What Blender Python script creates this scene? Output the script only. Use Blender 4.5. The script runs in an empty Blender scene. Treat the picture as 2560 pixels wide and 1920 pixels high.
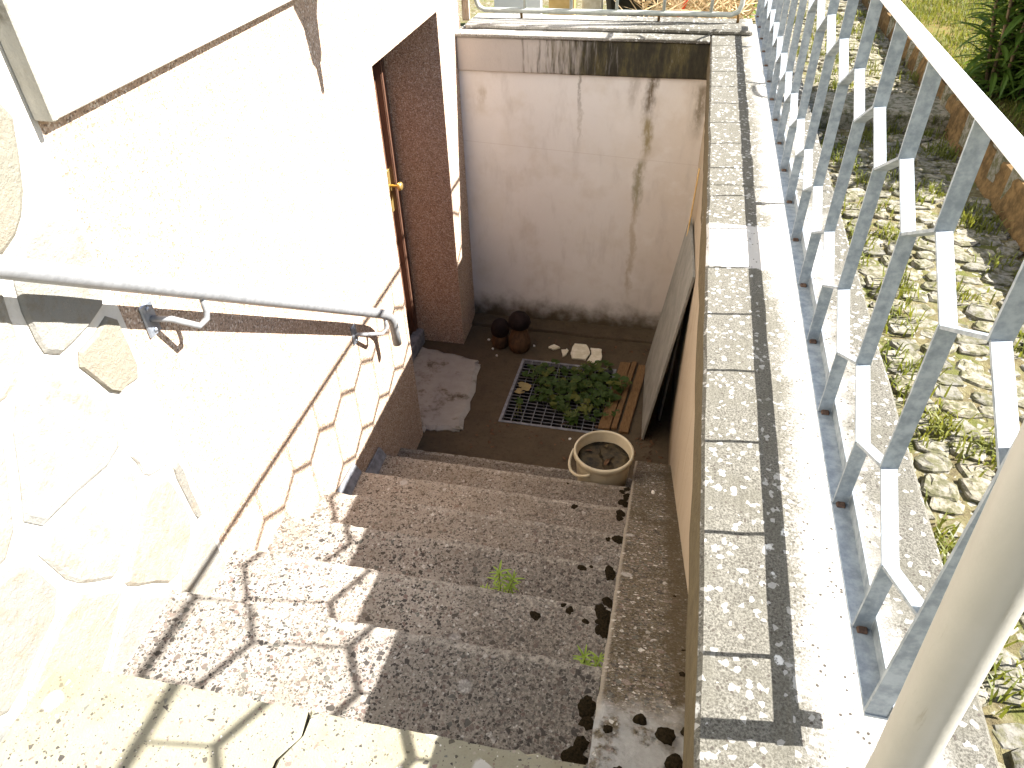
import bpy, bmesh, math, random
from mathutils import Vector, Matrix, noise as mnoise
random.seed(7)
R = math.radians
scn = bpy.context.scene
C = scn.collection

# ------------------------------------------------------------------ camera
cam_d = bpy.data.cameras.new('camera'); cam = bpy.data.objects.new('camera', cam_d); C.objects.link(cam)
cam_d.sensor_width = 36; cam_d.lens = 36*1799.87/2560; cam_d.clip_start = .02; cam_d.clip_end = 400
RT, FW, UP = (.975, .118, -.1875), (.2203, -.6137, .7582), (-.0257, -.7807, -.6246)
m = Matrix(((RT[0], -RT[1], -RT[2], 0), (FW[0], -FW[1], -FW[2], 0), (UP[0], -UP[1], -UP[2], 1.0), (0, 0, 0, 1)))
q = m.to_quaternion(); cam.rotation_mode = 'QUATERNION'; cam.rotation_quaternion = q.normalized(); cam.location = (0, 0, 1)
scn.camera = cam
# ------------------------------------------------------------------ sky, sun, exposure
TO_SUN = Vector((1, .15, .93)).normalized()
w = bpy.data.worlds.new('World'); scn.world = w; w.use_nodes = True
nt = w.node_tree; sky = nt.nodes.new('ShaderNodeTexSky'); sky.sky_type = 'NISHITA'; sky.sun_disc = False
sky.sun_elevation = math.asin(TO_SUN.z); sky.sun_rotation = math.atan2(TO_SUN.x, TO_SUN.y)
bg = nt.nodes['Background']; bg.inputs[1].default_value = .05
nt.links.new(sky.outputs[0], bg.inputs[0])
sd = bpy.data.lights.new('sun', 'SUN'); sd.energy = 5.0; sd.angle = R(.53); sd.color = (1, .965, .92)
sun = bpy.data.objects.new('sun', sd); C.objects.link(sun)
sun.rotation_euler = TO_SUN.to_track_quat('Z', 'Y').to_euler(); sun.location = (6, 2, 6)
vs = scn.view_settings; vs.view_transform = 'Standard'; vs.look = 'None'; vs.gamma = 1; vs.use_curve_mapping = False
vs.exposure = 2.1
scn.render.engine = 'CYCLES'
cy = scn.cycles; cy.max_bounces = 10; cy.diffuse_bounces = 7; cy.use_denoising = True
cy.caustics_reflective = False; cy.caustics_refractive = False; cy.sample_clamp_indirect = 8

# ------------------------------------------------------------------ node helpers
class T:
    def __init__(s, name):
        s.m = bpy.data.materials.new(name); s.m.use_nodes = True; s.t = s.m.node_tree
        s.b = s.t.nodes['Principled BSDF']; s.g = s.t.nodes.new('ShaderNodeNewGeometry')
        s.pos = s.g.outputs['Position']; s.b.inputs['Roughness'].default_value = .9
        s.b.inputs['Specular IOR Level'].default_value = .2
    def n(s, k): return s.t.nodes.new(k)
    def put(s, sock, v):
        if hasattr(v, 'is_linked'): s.t.links.new(v, sock)
        elif isinstance(v, (tuple, list)): sock.default_value = (*v, 1) if len(v) == 3 and len(sock.default_value) == 4 else v
        else: sock.default_value = v
    def scale(s, v):
        k = s.n('ShaderNodeMapping'); s.put(k.inputs[0], s.pos); k.inputs['Scale'].default_value = v; return k.outputs[0]
    def noise(s, sc, det=4, rough=.6, vec=None, col=False):
        k = s.n('ShaderNodeTexNoise'); s.put(k.inputs['Vector'], vec or s.pos)
        k.inputs['Scale'].default_value = sc; k.inputs['Detail'].default_value = det; k.inputs['Roughness'].default_value = rough
        return k.outputs['Color' if col else 'Fac']
    def vor(s, sc, out='Color', feat='F1', vec=None, rnd=1):
        k = s.n('ShaderNodeTexVoronoi'); k.feature = feat; s.put(k.inputs['Vector'], vec or s.pos)
        k.inputs['Scale'].default_value = sc; k.inputs['Randomness'].default_value = rnd
        o = k.outputs[out]
        if out == 'Color':
            h = s.n('ShaderNodeSeparateColor'); s.t.links.new(o, h.inputs[0]); return h.outputs[0]
        return o
    def ramp(s, f, stops, const=False):
        k = s.n('ShaderNodeValToRGB'); s.put(k.inputs[0], f); e = k.color_ramp.elements
        if const: k.color_ramp.interpolation = 'CONSTANT'
        while len(e) < len(stops): e.new(.5)
        for a, (p, c) in zip(e, stops):
            a.position = p; a.color = (*c, 1) if isinstance(c, (tuple, list)) else (c, c, c, 1)
        return k.outputs[0]
    def mix(s, f, a, b, mode='MIX'):
        k = s.n('ShaderNodeMix'); k.data_type = 'RGBA'; k.blend_type = mode
        s.put(k.inputs[0], f); s.put(k.inputs[6], a); s.put(k.inputs[7], b); return k.outputs[2]
    def math(s, op, a, b=0, c=None):
        k = s.n('ShaderNodeMath'); k.operation = op; s.put(k.inputs[0], a); s.put(k.inputs[1], b)
        if c is not None: s.put(k.inputs[2], c)
        return k.outputs[0]
    def xyz(s):
        k = s.n('ShaderNodeSeparateXYZ'); s.put(k.inputs[0], s.pos); return k.outputs
    def sm(s, v, a, b):          # smoothstep a..b -> 0..1
        k = s.n('ShaderNodeMapRange'); k.interpolation_type = 'SMOOTHSTEP'
        s.put(k.inputs[0], v); k.inputs[1].default_value = a; k.inputs[2].default_value = b; return k.outputs[0]
    def rnd(s): return s.n('ShaderNodeObjectInfo').outputs['Random']
    def col(s, v): s.put(s.b.inputs['Base Color'], v); return s
    def set(s, **kw):
        for k, v in kw.items(): s.put(s.b.inputs[k.replace('_', ' ')], v)
        return s
    def bump(s, h, st=.3, d=.01):
        k = s.n('ShaderNodeBump'); k.inputs['Strength'].default_value = st; k.inputs['Distance'].default_value = d
        s.put(k.inputs['Height'], h); s.put(s.b.inputs['Normal'], k.outputs[0]); return s

M = {}
# granular mosaic render of the house
t = T('granular_render')
g = t.vor(200); big = t.noise(6, 3)
c = t.ramp(g, [(0, (.09, .062, .046)), (.13, (.30, .20, .14)), (.36, (.44, .32, .23)), (.60, (.56, .43, .33)), (.80, (.34, .26, .20)), (.90, (.78, .71, .62))], True)
c = t.mix(.28, c, (.46, .345, .26)); c = t.mix(t.math('MULTIPLY', big, .3), c, (.50, .385, .285))
t.col(c).bump(t.vor(200, 'Distance'), .5, .004); M['granular'] = t.m
# painted upper wall
t = T('cream_paint'); t.col(t.mix(t.noise(30, 4), (.80, .77, .70), (.86, .83, .77))).bump(t.noise(220, 3), .3, .003); M['cream'] = t.m
# mortar and wall stones
t = T('mortar'); t.col(t.mix(t.noise(40, 5), (.56, .53, .47), (.74, .71, .65))).bump(t.noise(120, 4), .6, .006); M['mortar'] = t.m
t = T('wall_stone')
base = t.ramp(t.rnd(), [(0, (.36, .35, .315)), (.2, (.21, .20, .175)), (.4, (.25, .225, .175)), (.55, (.42, .41, .38)), (.7, (.19, .19, .175)), (.85, (.36, .34, .29)), (1, (.22, .205, .16))])
c = t.mix(t.sm(t.noise(18, 6, .7), .45, .7), base, (.25, .21, .155))
c = t.mix(t.sm(t.vor(95, 'Distance'), .25, .05), c, (.35, .31, .26)); c = t.mix(.25, c, base)
t.col(c).bump(t.noise(70, 6, .75), .8, .012); M['stone'] = t.m

def terrazzo(name, cem, dark, amount, dirt_k, sc=105):
    t = T(name)
    c = t.mix(t.noise(300, 3), cem, tuple(v*.72 for v in cem))
    for (k, seed, am) in ((1.9, 0, amount*.8), (1.0, 3.7, amount), (.55, 9.1, amount*.28)):
        v = t.n('ShaderNodeMapping'); t.put(v.inputs[0], t.pos); v.inputs['Location'].default_value = (seed, seed*.7, seed*1.3); vec = v.outputs[0]
        w_ = t.mix(.12, vec, t.noise(sc*k*.8, 2, col=True), 'ADD') if False else vec
        cellc = t.vor(sc*k, vec=w_); edge_ = t.vor(sc*k, 'Distance', 'DISTANCE_TO_EDGE', vec=w_)
        sel = t.math('LESS_THAN', cellc, am); msk = t.math('MULTIPLY', sel, t.sm(edge_, .03, .09))
        u = t.math('DIVIDE', cellc, am)
        chips = t.ramp(u, [(0, (.055, .05, .046)), (.24, (.16, .13, .11)), (.38, (.19, .135, .115)), (.46, (.13, .13, .115)), (.60, (.31, .27, .23)), (.74, (.05, .045, .042)), (.85, (.25, .20, .17)), (.93, (.6, .57, .52))], True)
        c = t.mix(msk, c, chips)
    dirt = t.sm(t.noise(6, 6, .7), .42, .70)
    c = t.mix(t.math('MULTIPLY', dirt, dirt_k), c, dark)
    lich = t.math('MULTIPLY', t.sm(t.math('ADD', t.vor(9, 'Distance'), t.math('MULTIPLY', t.noise(40, 4), .16)), .30, .22), t.sm(t.vor(9), .80, .84))
    c = t.mix(t.math('MULTIPLY', lich, .7), c, (.50, .48, .45))
    t.c = c; t.col(c).bump(t.noise(240, 3), .35, .004); return t
t = terrazzo('terrazzo', (.43, .385, .33), (.19, .155, .115), .36, .42, 135)
x, y, z = t.xyz(); c = t.mix(t.math('MULTIPLY', t.sm(y, 1.2, 2.4), t.math('MULTIPLY', t.noise(4, 4), .75)), t.c, (.20, .145, .09))
side_dark = t.math('MULTIPLY', t.sm(t.math('ADD', x, t.math('MULTIPLY', t.math('SUBTRACT', t.noise(5, 5, .65), .5), .7)), -.80, -.25), t.math('MULTIPLY', t.sm(t.noise(120, 4, .75), .30, .62), .72))
c = t.mix(side_dark, c, (.075, .066, .060))  # noisy darkening of the steps towards the side ramp
c = t.mix(1, c, t.n('ShaderNodeObjectInfo').outputs['Color'], 'MULTIPLY')
at_ = t.n('ShaderNodeAttribute'); at_.attribute_name = 'wear'
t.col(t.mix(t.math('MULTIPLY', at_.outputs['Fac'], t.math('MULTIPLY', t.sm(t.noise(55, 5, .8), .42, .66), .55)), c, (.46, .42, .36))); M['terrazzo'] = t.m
t = terrazzo('landing_terrazzo', (.30, .28, .205), (.19, .165, .105), .07, .65, 190); M['landing'] = t.m
# side ramp: rough weathered cement with patches of lichen
t = terrazzo('weathered_cement', (.15, .12, .078), (.06, .046, .022), .40, .75, 120)
c = t.mix(t.math('MULTIPLY', t.sm(t.noise(150, 5, .8), .50, .68), .75), t.c, (.36, .32, .25)); c = t.mix(t.math('MULTIPLY', t.sm(t.noise(190, 4, .8), .50, .36), .6), c, (.03, .024, .016))
xx_ = t.xyz()[0]; c = t.mix(t.math('MULTIPLY', t.sm(t.math('ADD', xx_, t.math('MULTIPLY', t.noise(12, 4), .06)), .13, .17), .7), c, (.075, .055, .028))
x, y, z = t.xyz()
top = t.math('MULTIPLY', t.sm(t.math('ADD', y, t.math('MULTIPLY', t.noise(9, 5), .3)), .98, .86), t.sm(t.noise(11, 5, .65), .40, .50))
c = t.mix(top, c, t.mix(t.noise(60, 5), (.24, .235, .22), (.46, .45, .43)))
c = t.mix(t.math('MULTIPLY', t.math('MULTIPLY', t.sm(t.xyz()[0], -.017, -.026), t.sm(t.xyz()[1], .7, .8)), .7), c, (.36, .32, .26))
t.col(c).bump(t.noise(150, 5, .7), .7, .008); M['ramp'] = t.m
# parapet concrete with lichen
t = T('lichen_concrete')
x, y, z = t.xyz()
fine = t.noise(260, 4, .8)
c = t.mix(t.sm(fine, .35, .65), (.055, .050, .040), (.20, .19, .16))
c = t.mix(t.math('MULTIPLY', t.sm(t.noise(9, 5), .45, .6), .5), c, (.11, .103, .08))
clean = t.math('MULTIPLY', t.sm(t.math('ADD', x, t.math('ADD', t.math('MULTIPLY', t.math('SUBTRACT', t.noise(5, 4), .5), .16), t.math('MULTIPLY', t.math('SUBTRACT', t.noise(170, 4, .8), .5), .16))), .255, .325),
               t.sm(t.math('ADD', x, t.math('MULTIPLY', t.math('SUBTRACT', t.noise(6, 4), .5), .26)), .45, .36))
clean = t.math('MAXIMUM', clean, t.math('MULTIPLY', t.sm(t.math('ADD', x, t.math('MULTIPLY', t.noise(12, 5), .5)), .05, -.45), .8))
c = t.mix(t.math('MULTIPLY', clean, .92), c, t.mix(t.sm(t.noise(230, 4, .8), .3, .7), (.20, .19, .165), (.56, .54, .50)))
yw = t.math('ADD', y, t.math('MULTIPLY', t.math('SUBTRACT', t.noise(30, 3), .5), .02))
pt_ = t.math('MULTIPLY', t.math('MULTIPLY', t.sm(yw, 1.828, 1.834), t.sm(yw, 2.095, 2.089)), t.sm(x, .45, .40))
c = t.mix(t.math('MULTIPLY', pt_, .85), c, (.52, .50, .47))
lw = t.math('MULTIPLY', t.sm(t.math('ADD', t.vor(34, 'Distance', vec=t.scale((1, .8, 1))), t.math('MULTIPLY', t.math('SUBTRACT', t.noise(110, 4), .5), .45)), .27, .17), t.sm(t.vor(34, vec=t.scale((1, .8, 1))), .76, .80))
c = t.mix(t.math('MULTIPLY', lw, t.sm(t.noise(120, 3), .35, .5)), c, (.62, .62, .60))
lw2 = t.sm(t.vor(120), .90, .93); c = t.mix(t.math('MULTIPLY', lw2, .6), c, (.50, .49, .46))
dk = t.math('MULTIPLY', t.sm(t.vor(150, 'Distance'), .4, .3), t.sm(t.vor(150), .88, .9)); c = t.mix(dk, c, (.07, .06, .05))
t.col(c).bump(fine, .5, .005); M['parapet'] = t.m
# dirty side of the coping and inner faces
t = T('earthy_plaster')
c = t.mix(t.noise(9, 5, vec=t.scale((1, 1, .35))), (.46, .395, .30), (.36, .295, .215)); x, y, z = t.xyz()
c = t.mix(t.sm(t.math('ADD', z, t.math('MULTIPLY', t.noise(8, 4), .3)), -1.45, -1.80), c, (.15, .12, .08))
c = t.mix(t.math('MULTIPLY', t.sm(t.noise(20, 5, vec=t.scale((1, 1, .1))), .55, .7), .4), c, (.22, .17, .10))
t.col(c).bump(t.noise(60, 5), .4, .01); M['earthy'] = t.m
t = T('mossy_concrete')
c = t.mix(t.noise(30, 6, .7), (.045, .036, .022), (.16, .125, .07)); t.col(c).bump(t.noise(90, 5), .6, .01); M['mossy'] = t.m

# end wall: limewash with water stains
def stain(t, x, z, x0, wd, z0, z1, wob=.03):
    xx = t.math('ADD', t.math('SUBTRACT', x, x0), t.math('ADD', t.math('MULTIPLY', t.math('SUBTRACT', t.noise(5, 4, vec=t.scale((1, 1, .8))), .5), .10), t.math('MULTIPLY', t.math('SUBTRACT', t.noise(28, 5, .7, vec=t.scale((1, 1, .5))), .5), .07)))
    a = t.sm(t.math('ABSOLUTE', xx), wd*1.5, 0)
    zz = t.math('ADD', z, t.math('MULTIPLY', t.math('SUBTRACT', t.noise(16, 4), .5), .12))
    b = t.math('MULTIPLY', t.sm(zz, z1-.08, z1+.10), t.sm(z, z0+.03, z0-.03))
    return t.math('MULTIPLY', t.math('MULTIPLY', a, b), t.sm(t.noise(45, 5, .7, vec=t.scale((1, 1, .35))), .22, .52))
t = T('stained_limewash'); x, y, z = t.xyz()
c = t.mix(t.noise(3.5, 5), (.725, .71, .685), (.78, .755, .72)); c = t.mix(t.math('MULTIPLY', t.sm(t.noise(5, 4), .5, .7), .25), c, (.64, .59, .50))
c = t.mix(t.math('MULTIPLY', t.sm(t.math('ADD', x, t.math('MULTIPLY', t.noise(4, 4), .3)), -.35, .25), .4), c, (.58, .47, .35))
c = t.mix(t.math('MULTIPLY', t.sm(t.noise(9, 5, .65, vec=t.scale((1, 1, .3))), .50, .72), .35), c, (.48, .45, .41))
c = t.mix(t.math('MULTIPLY', t.sm(t.noise(3.0, 4), .52, .66), .3), c, (.55, .49, .40))
c = t.mix(t.math('MULTIPLY', t.sm(t.noise(4.2, 5, .6), .56, .68), .4), c, (.80, .78, .75))
for (x0, wd, z0, z1, cc, k) in ((-.20, .035, -.20, -.42, (.13, .10, .06), .95), (-.205, .03, -.44, -.66, (.26, .21, .09), .85), (-.215, .03, -.70, -1.02, (.24, .22, .12), .8),
                             (-.225, .02, -.98, -1.65, (.40, .32, .20), .55), (-.60, .010, -.20, -.42, (.22, .20, .17), .75), (-.605, .012, -.40, -.62, (.45, .42, .36), .5), (-.30, .03, -.2, -.40, (.36, .32, .27), .55),
                             (.085, .035, -.24, -.50, (.15, .12, .07), .8), (-1.20, .022, -.30, -.40, (.42, .36, .26), .6)):
    c = t.mix(t.math('MULTIPLY', stain(t, x, z, x0, wd, z0, z1, .02), k), c, cc)
low = t.sm(t.math('ADD', z, t.math('MULTIPLY', t.math('SUBTRACT', t.noise(9, 5), .5), .26)), -1.70, -1.93)
c = t.mix(low, c, (.10, .08, .05)); c = t.mix(t.math('MULTIPLY', t.sm(t.math('ABSOLUTE', t.math('ADD', z, t.math('ADD', t.math('MULTIPLY', x, .05), .70))), .004, .001), .22), c, (.45, .38, .32))
t.col(c).bump(t.noise(25, 5), .25, .01); M['limewash'] = t.m
t = T('mossy_beam'); x, y, z = t.xyz()
st = t.noise(26, 4, .7, vec=t.scale((1, 1, .12)))
k = t.sm(t.math('ADD', x, t.math('MULTIPLY', t.math('SUBTRACT', st, .5), 1.1)), -.98, -.50)
c = t.mix(t.noise(5, 4), (.54, .50, .46), (.44, .41, .38)); c = t.mix(t.math('MULTIPLY', t.sm(st, .5, .62), t.sm(x, -1.2, -.6)), c, (.30, .26, .22))
c = t.mix(k, c, t.ramp(t.noise(17, 6, .7, vec=t.scale((1, 1, .28))), [(.3, (.022, .020, .016)), (.5, (.05, .045, .03)), (.62, (.10, .085, .04)), (.75, (.20, .185, .16))]))
t.col(c).bump(t.noise(40, 5), .35, .01); M['beam'] = t.m
# landing floor
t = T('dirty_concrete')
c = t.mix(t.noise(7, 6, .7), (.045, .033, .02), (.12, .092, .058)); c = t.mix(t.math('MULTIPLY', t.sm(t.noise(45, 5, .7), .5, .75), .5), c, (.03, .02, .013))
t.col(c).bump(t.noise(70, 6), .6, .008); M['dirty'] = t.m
t = T('pale_concrete')
c = t.mix(t.noise(12, 6, .7), (.25, .24, .205), (.46, .44, .39)); x, y, z = t.xyz(); c = t.mix(t.sm(t.noise(7, 6, .7), .50, .72), c, (.09, .075, .045))
t.col(c).bump(t.noise(80, 5), .5, .006); M['pale'] = t.m
t = T('pit_black'); t.col((.012, .011, .009)); M['pit'] = t.m
# metals, wood, plastics
def simple(name, a, b, sc, rough=.6, metal=0, spec=.3, bump=0, vec=None):
    t = T(name); v = t.scale(vec) if vec else None
    nz = t.noise(sc, 4, .65, vec=v); t.col(t.mix(t.sm(nz, .3, .7), a, b)).set(Roughness=rough, Metallic=metal, Specular_IOR_Level=spec)
    if bump: t.bump(nz, bump, .004)
    M[name] = t.m; return t
simple('galvanised', (.22, .255, .285), (.38, .42, .45), 55, .55, .25, .4, .08)
simple('galvanised_top', (.72, .74, .77), (.82, .83, .85), 14, .45, .1, .5, .05)
t = T('cream_post'); c = t.mix(t.noise(14, 5, .7), (.36, .345, .30), (.45, .43, .385)); c = t.mix(t.math('MULTIPLY', t.sm(t.noise(70, 5, .75, vec=t.scale((1, 1, .12))), .60, .70), .5), c, (.28, .25, .19)); t.col(c).set(Roughness=.45, Specular_IOR_Level=.4).bump(t.noise(90, 4), .12, .003); M['cream_post'] = t.m
simple('grey_tube', (.20, .205, .21), (.27, .275, .28), 40, .45, .1, .5)
simple('zinc', (.25, .28, .32), (.42, .45, .50), 40, .4, .6, .5)
simple('brass', (.72, .50, .16), (.80, .58, .22), 30, .3, .8, .5)
simple('dark_wood', (.085, .040, .026), (.16, .085, .055), 26, .42, 0, .45, .2, (8, 8, .5))
simple('plank_wood', (.10, .055, .024), (.21, .125, .055), 30, .75, 0, .2, .3, (9, .6, 9))
simple('board_grey', (.20, .20, .18), (.29, .285, .255), 8, .7, 0, .25, .1)
simple('lath', (.62, .42, .16), (.70, .50, .24), 15, .7)
simple('cap_dark', (.010, .007, .007), (.026, .017, .015), 16, .8, 0, .12, .2)
simple('stem_brown', (.05, .03, .018), (.13, .07, .035), 14, .7, 0, .2, .4, (2, 2, 1))
simple('old_plaster', (.55, .50, .36), (.72, .68, .56), 22, .9, 0, .1, .4)
simple('shell', (.75, .72, .66), (.88, .86, .82), 60, .5)
simple('bucket_plastic', (.46, .40, .27), (.58, .52, .39), 5, .42, 0, .45, .03)
simple('bucket_muck', (.016, .014, .01), (.075, .055, .026), 30, .6, 0, .25, .5)
simple('moss', (.007, .006, .003), (.03, .021, .011), 180, 1, 0, .05, 1)
simple('slate', (.13, .135, .15), (.24, .25, .27), 30, .7, 0, .3, .2)
simple('grey_green_paint', (.30, .33, .30), (.42, .44, .40), 25, .5, 0, .4, .05)
simple('rust_orange', (.085, .055, .026), (.20, .125, .055), 30, .95, 0, .1, .5)
t = T('soil'); c = t.ramp(t.noise(38, 6, .75), [(.3, (.09, .072, .04)), (.45, (.16, .13, .065)), (.55, (.20, .175, .085)), (.7, (.27, .24, .16))]); c = t.mix(t.sm(t.noise(9, 5), .48, .6), c, (.13, .135, .035)); c = t.mix(t.sm(t.vor(75), .87, .9), c, (.32, .30, .25)); t.col(c).bump(t.noise(60, 6, .75), 1, .015); M['soil'] = t.m
simple('lawn_soil', (.16, .11, .045), (.12, .12, .035), 25, 1, 0, .05, .6)
simple('rusty', (.07, .045, .035), (.16, .10, .07), 90, .9)
simple('dry_twig', (.42, .30, .16), (.62, .48, .28), 30, .9)
simple('red_plastic', (.70, .05, .02), (.80, .10, .04), 8, .4, 0, .5)
simple('black_plastic', (.02, .02, .02), (.04, .04, .04), 8, .4, 0, .5)
simple('white_board', (.72, .74, .78), (.80, .82, .84), 4, .6)
simple('ochre_board', (.55, .36, .12), (.66, .46, .2), 10, .7)
simple('wet_wood', (.30, .22, .14), (.50, .42, .32), 40, .85, 0, .1, .4, (4, 4, .6))
simple('stalk', (.10, .14, .03), (.20, .22, .06), 20, .7)
simple('bark', (.10, .07, .04), (.20, .14, .08), 20, .9)
t = T('cobble_stone'); base = t.ramp(t.rnd(), [(0, (.22, .20, .16)), (.3, (.29, .265, .215)), (.6, (.18, .17, .145)), (1, (.30, .265, .20))])
t.col(t.mix(t.sm(t.noise(40, 6, .7), .40, .60), base, (.10, .095, .05))).bump(t.noise(90, 5), .6, .006); M['cobble'] = t.m
def leafmat(name, a, b, c3, tr=.35, wsc=9):
    t = T(name); k = t.mix(t.noise(wsc, 3), a, b); k = t.mix(t.sm(t.rnd(), .75, 1), k, c3); t.col(k).set(Roughness=.5, Specular_IOR_Level=.3)
    o = t.t.nodes['Material Output']; tl = t.n('ShaderNodeBsdfTranslucent'); t.put(tl.inputs[0], t.mix(1, k, (1.4, 1.3, .6), 'MULTIPLY'))
    ms = t.n('ShaderNodeMixShader'); ms.inputs[0].default_value = tr; t.t.links.new(t.b.outputs[0], ms.inputs[1]); t.t.links.new(tl.outputs[0], ms.inputs[2]); t.t.links.new(ms.outputs[0], o.inputs[0]); M[name] = t.m
leafmat('leaf_grate', (.026, .058, .010), (.06, .105, .018), (.13, .14, .03))
leafmat('leaf_yellow', (.36, .28, .12), (.42, .36, .18), (.36, .28, .14))
leafmat('leaf_weed', (.20, .31, .045), (.30, .40, .08), (.34, .42, .11))
leafmat('leaf_shrub', (.05, .10, .02), (.12, .19, .03), (.22, .28, .05), .4, 5)
leafmat('grass', (.09, .13, .02), (.20, .19, .05), (.25, .21, .07), .4, 3)
leafmat('flower', (.8, .75, .5), (.8, .75, .5), (.8, .7, .3))

# ------------------------------------------------------------------ mesh helpers
def link(name, me, mat, parent=None, loc=None):
    o = bpy.data.objects.new(name, me); C.objects.link(o)
    if mat is not None and not me.materials: me.materials.append(M[mat])
    if parent is not None:
        o.parent = parent
        if loc is None: o.location = -parent.location
    if loc is not None: o.location = loc
    return o
def tag(o, label=None, cat=None, group=None, kind=None):
    for k, v in (('label', label), ('category', cat), ('group', group), ('kind', kind)):
        if v: o[k] = v
    return o
def thing(name, loc, label, cat, group=None, kind=None):
    o = bpy.data.objects.new(name, None); C.objects.link(o); o.location = loc; o.empty_display_size = .1
    return tag(o, label, cat, group, kind)
def mesh(name, vs_, fs, smooth=False):
    me = bpy.data.meshes.new(name); me.from_pydata([tuple(v) for v in vs_], [], fs); me.update()
    bm = bmesh.new(); bm.from_mesh(me); bmesh.ops.recalc_face_normals(bm, faces=bm.faces); bm.to_mesh(me); bm.free()
    if smooth:
        for p in me.polygons: p.use_smooth = True
    return me
def bmmesh(name, bm, smooth=False):
    bmesh.ops.recalc_face_normals(bm, faces=bm.faces)
    me = bpy.data.meshes.new(name); bm.to_mesh(me); bm.free()
    if smooth:
        for p in me.polygons: p.use_smooth = True
    return me
def hexa(p, bev=0, sub=0, rough=0, name='block', seg=1, rsc=9):
    """block from 8 points: bottom ring (4) then top ring (4)"""
    bm = bmesh.new(); v = [bm.verts.new(a) for a in p]
    for f in ((0, 3, 2, 1), (4, 5, 6, 7), (0, 1, 5, 4), (1, 2, 6, 5), (2, 3, 7, 6), (3, 0, 4, 7)): bm.faces.new([v[i] for i in f])
    if bev: bmesh.ops.bevel(bm, geom=bm.edges[:], offset=bev, segments=seg, affect='EDGES', profile=.6)
    if sub:
        bmesh.ops.subdivide_edges(bm, edges=[e for e in bm.edges if e.calc_length() > .05], cuts=sub, use_grid_fill=True)
    if rough:
        for a in bm.verts: a.co += mnoise.noise_vector(a.co*rsc)*rough + mnoise.noise_vector(a.co*rsc*4)*rough*.4
    return bmmesh(name, bm)
def bx(x0, x1, y0, y1, z0, z1, **k):
    return hexa([(x0, y0, z0), (x1, y0, z0), (x1, y1, z0), (x0, y1, z0), (x0, y0, z1), (x1, y0, z1), (x1, y1, z1), (x0, y1, z1)], **k)
def tube(pts, r, n=12, name='tube', cap=True):
    pts = [Vector(p) for p in pts]; rs = r if isinstance(r, (list, tuple)) else [r]*len(pts)
    vs_, fs = [], []; up = Vector((0, 0, 1)); prev = None
    for i, p in enumerate(pts):
        d = (pts[min(i+1, len(pts)-1)]-pts[max(i-1, 0)]).normalized()
        if prev is None: a = d.cross(up if abs(d.z) < .95 else Vector((1, 0, 0))).normalized()
        else: a = (prev-d*prev.dot(d)).normalized()
        prev = a; b = d.cross(a)
        for k in range(n):
            t_ = 2*math.pi*k/n; vs_.append(p+(a*math.cos(t_)+b*math.sin(t_))*rs[i])
    for i in range(len(pts)-1):
        for k in range(n): fs.append((i*n+k, i*n+(k+1) % n, (i+1)*n+(k+1) % n, (i+1)*n+k))
    if cap: fs += [tuple(range(n)), tuple((len(pts)-1)*n+k for k in range(n))]
    return mesh(name, vs_, fs, True)
def lathe(prof, n=28, name='lathe', wob=0, c=(0, 0, 0)):
    vs_, fs = [], []
    for j, (r, z) in enumerate(prof):
        for k in range(n):
            a = 2*math.pi*k/n; d = Vector((math.cos(a)*r, math.sin(a)*r, z))
            if wob: d += mnoise.noise_vector(d*14)*wob
            vs_.append(d+Vector(c))
    for j in range(len(prof)-1):
        for k in range(n): fs.append((j*n+k, j*n+(k+1) % n, (j+1)*n+(k+1) % n, (j+1)*n+k))
    if prof[0][0] > 1e-4: fs.append(tuple(range(n)))
    if prof[-1][0] > 1e-4: fs.append(tuple((len(prof)-1)*n+k for k in range(n)))
    me = mesh(name, vs_, fs, True); return me
def prism(poly, z0, z1, name='prism', bev=0):
    """poly in xy extruded z0..z1"""
    bm = bmesh.new(); a = [bm.verts.new((x, y, z0)) for x, y in poly]; b = [bm.verts.new((x, y, z1)) for x, y in poly]; n = len(poly)
    bm.faces.new(a); top = bm.faces.new(b)
    for i in range(n): bm.faces.new((a[i], a[(i+1) % n], b[(i+1) % n], b[i]))
    if bev: bmesh.ops.bevel(bm, geom=list(top.edges), offset=bev, segments=1, affect='EDGES')
    return bmmesh(name, bm)

hx = lambda y: -1.336+.04*(4.315-y)          # the house face leans away a little to the left
zf = lambda y: -1.87-.06*(y-2.6)             # landing floor falls towards the drain
wx = lambda y: .185-.0191*(y-.9)             # inner face of the right-hand wall

# ------------------------------------------------------------------ ground
gm = mesh('ground', [(.5, -60, -.17), (80, -60, -.17), (80, 90, -.17), (.5, 90, -.17), (-60, 4.7, -.17), (.5, 4.7, -.17), (.5, 90, -.17), (-60, 90, -.17),
                     (-60, -60, -.47), (.5, -60, -.47), (.5, -1.5, -.47), (-60, -1.5, -.47)], [(0, 1, 2, 3), (4, 5, 6, 7), (8, 9, 10, 11)])
tag(link('ground', gm, 'soil'), kind='structure')
lawn = mesh('lawn', [(1.13, -8, -.03), (30, -8, -.03), (30, 40, -.03), (1.13, 40, -.03), (1.13, -8, -.2), (1.13, 40, -.2)], [(0, 1, 2, 3), (0, 3, 5, 4)])
tag(link('lawn', lawn, 'lawn_soil'), kind='structure')

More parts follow.
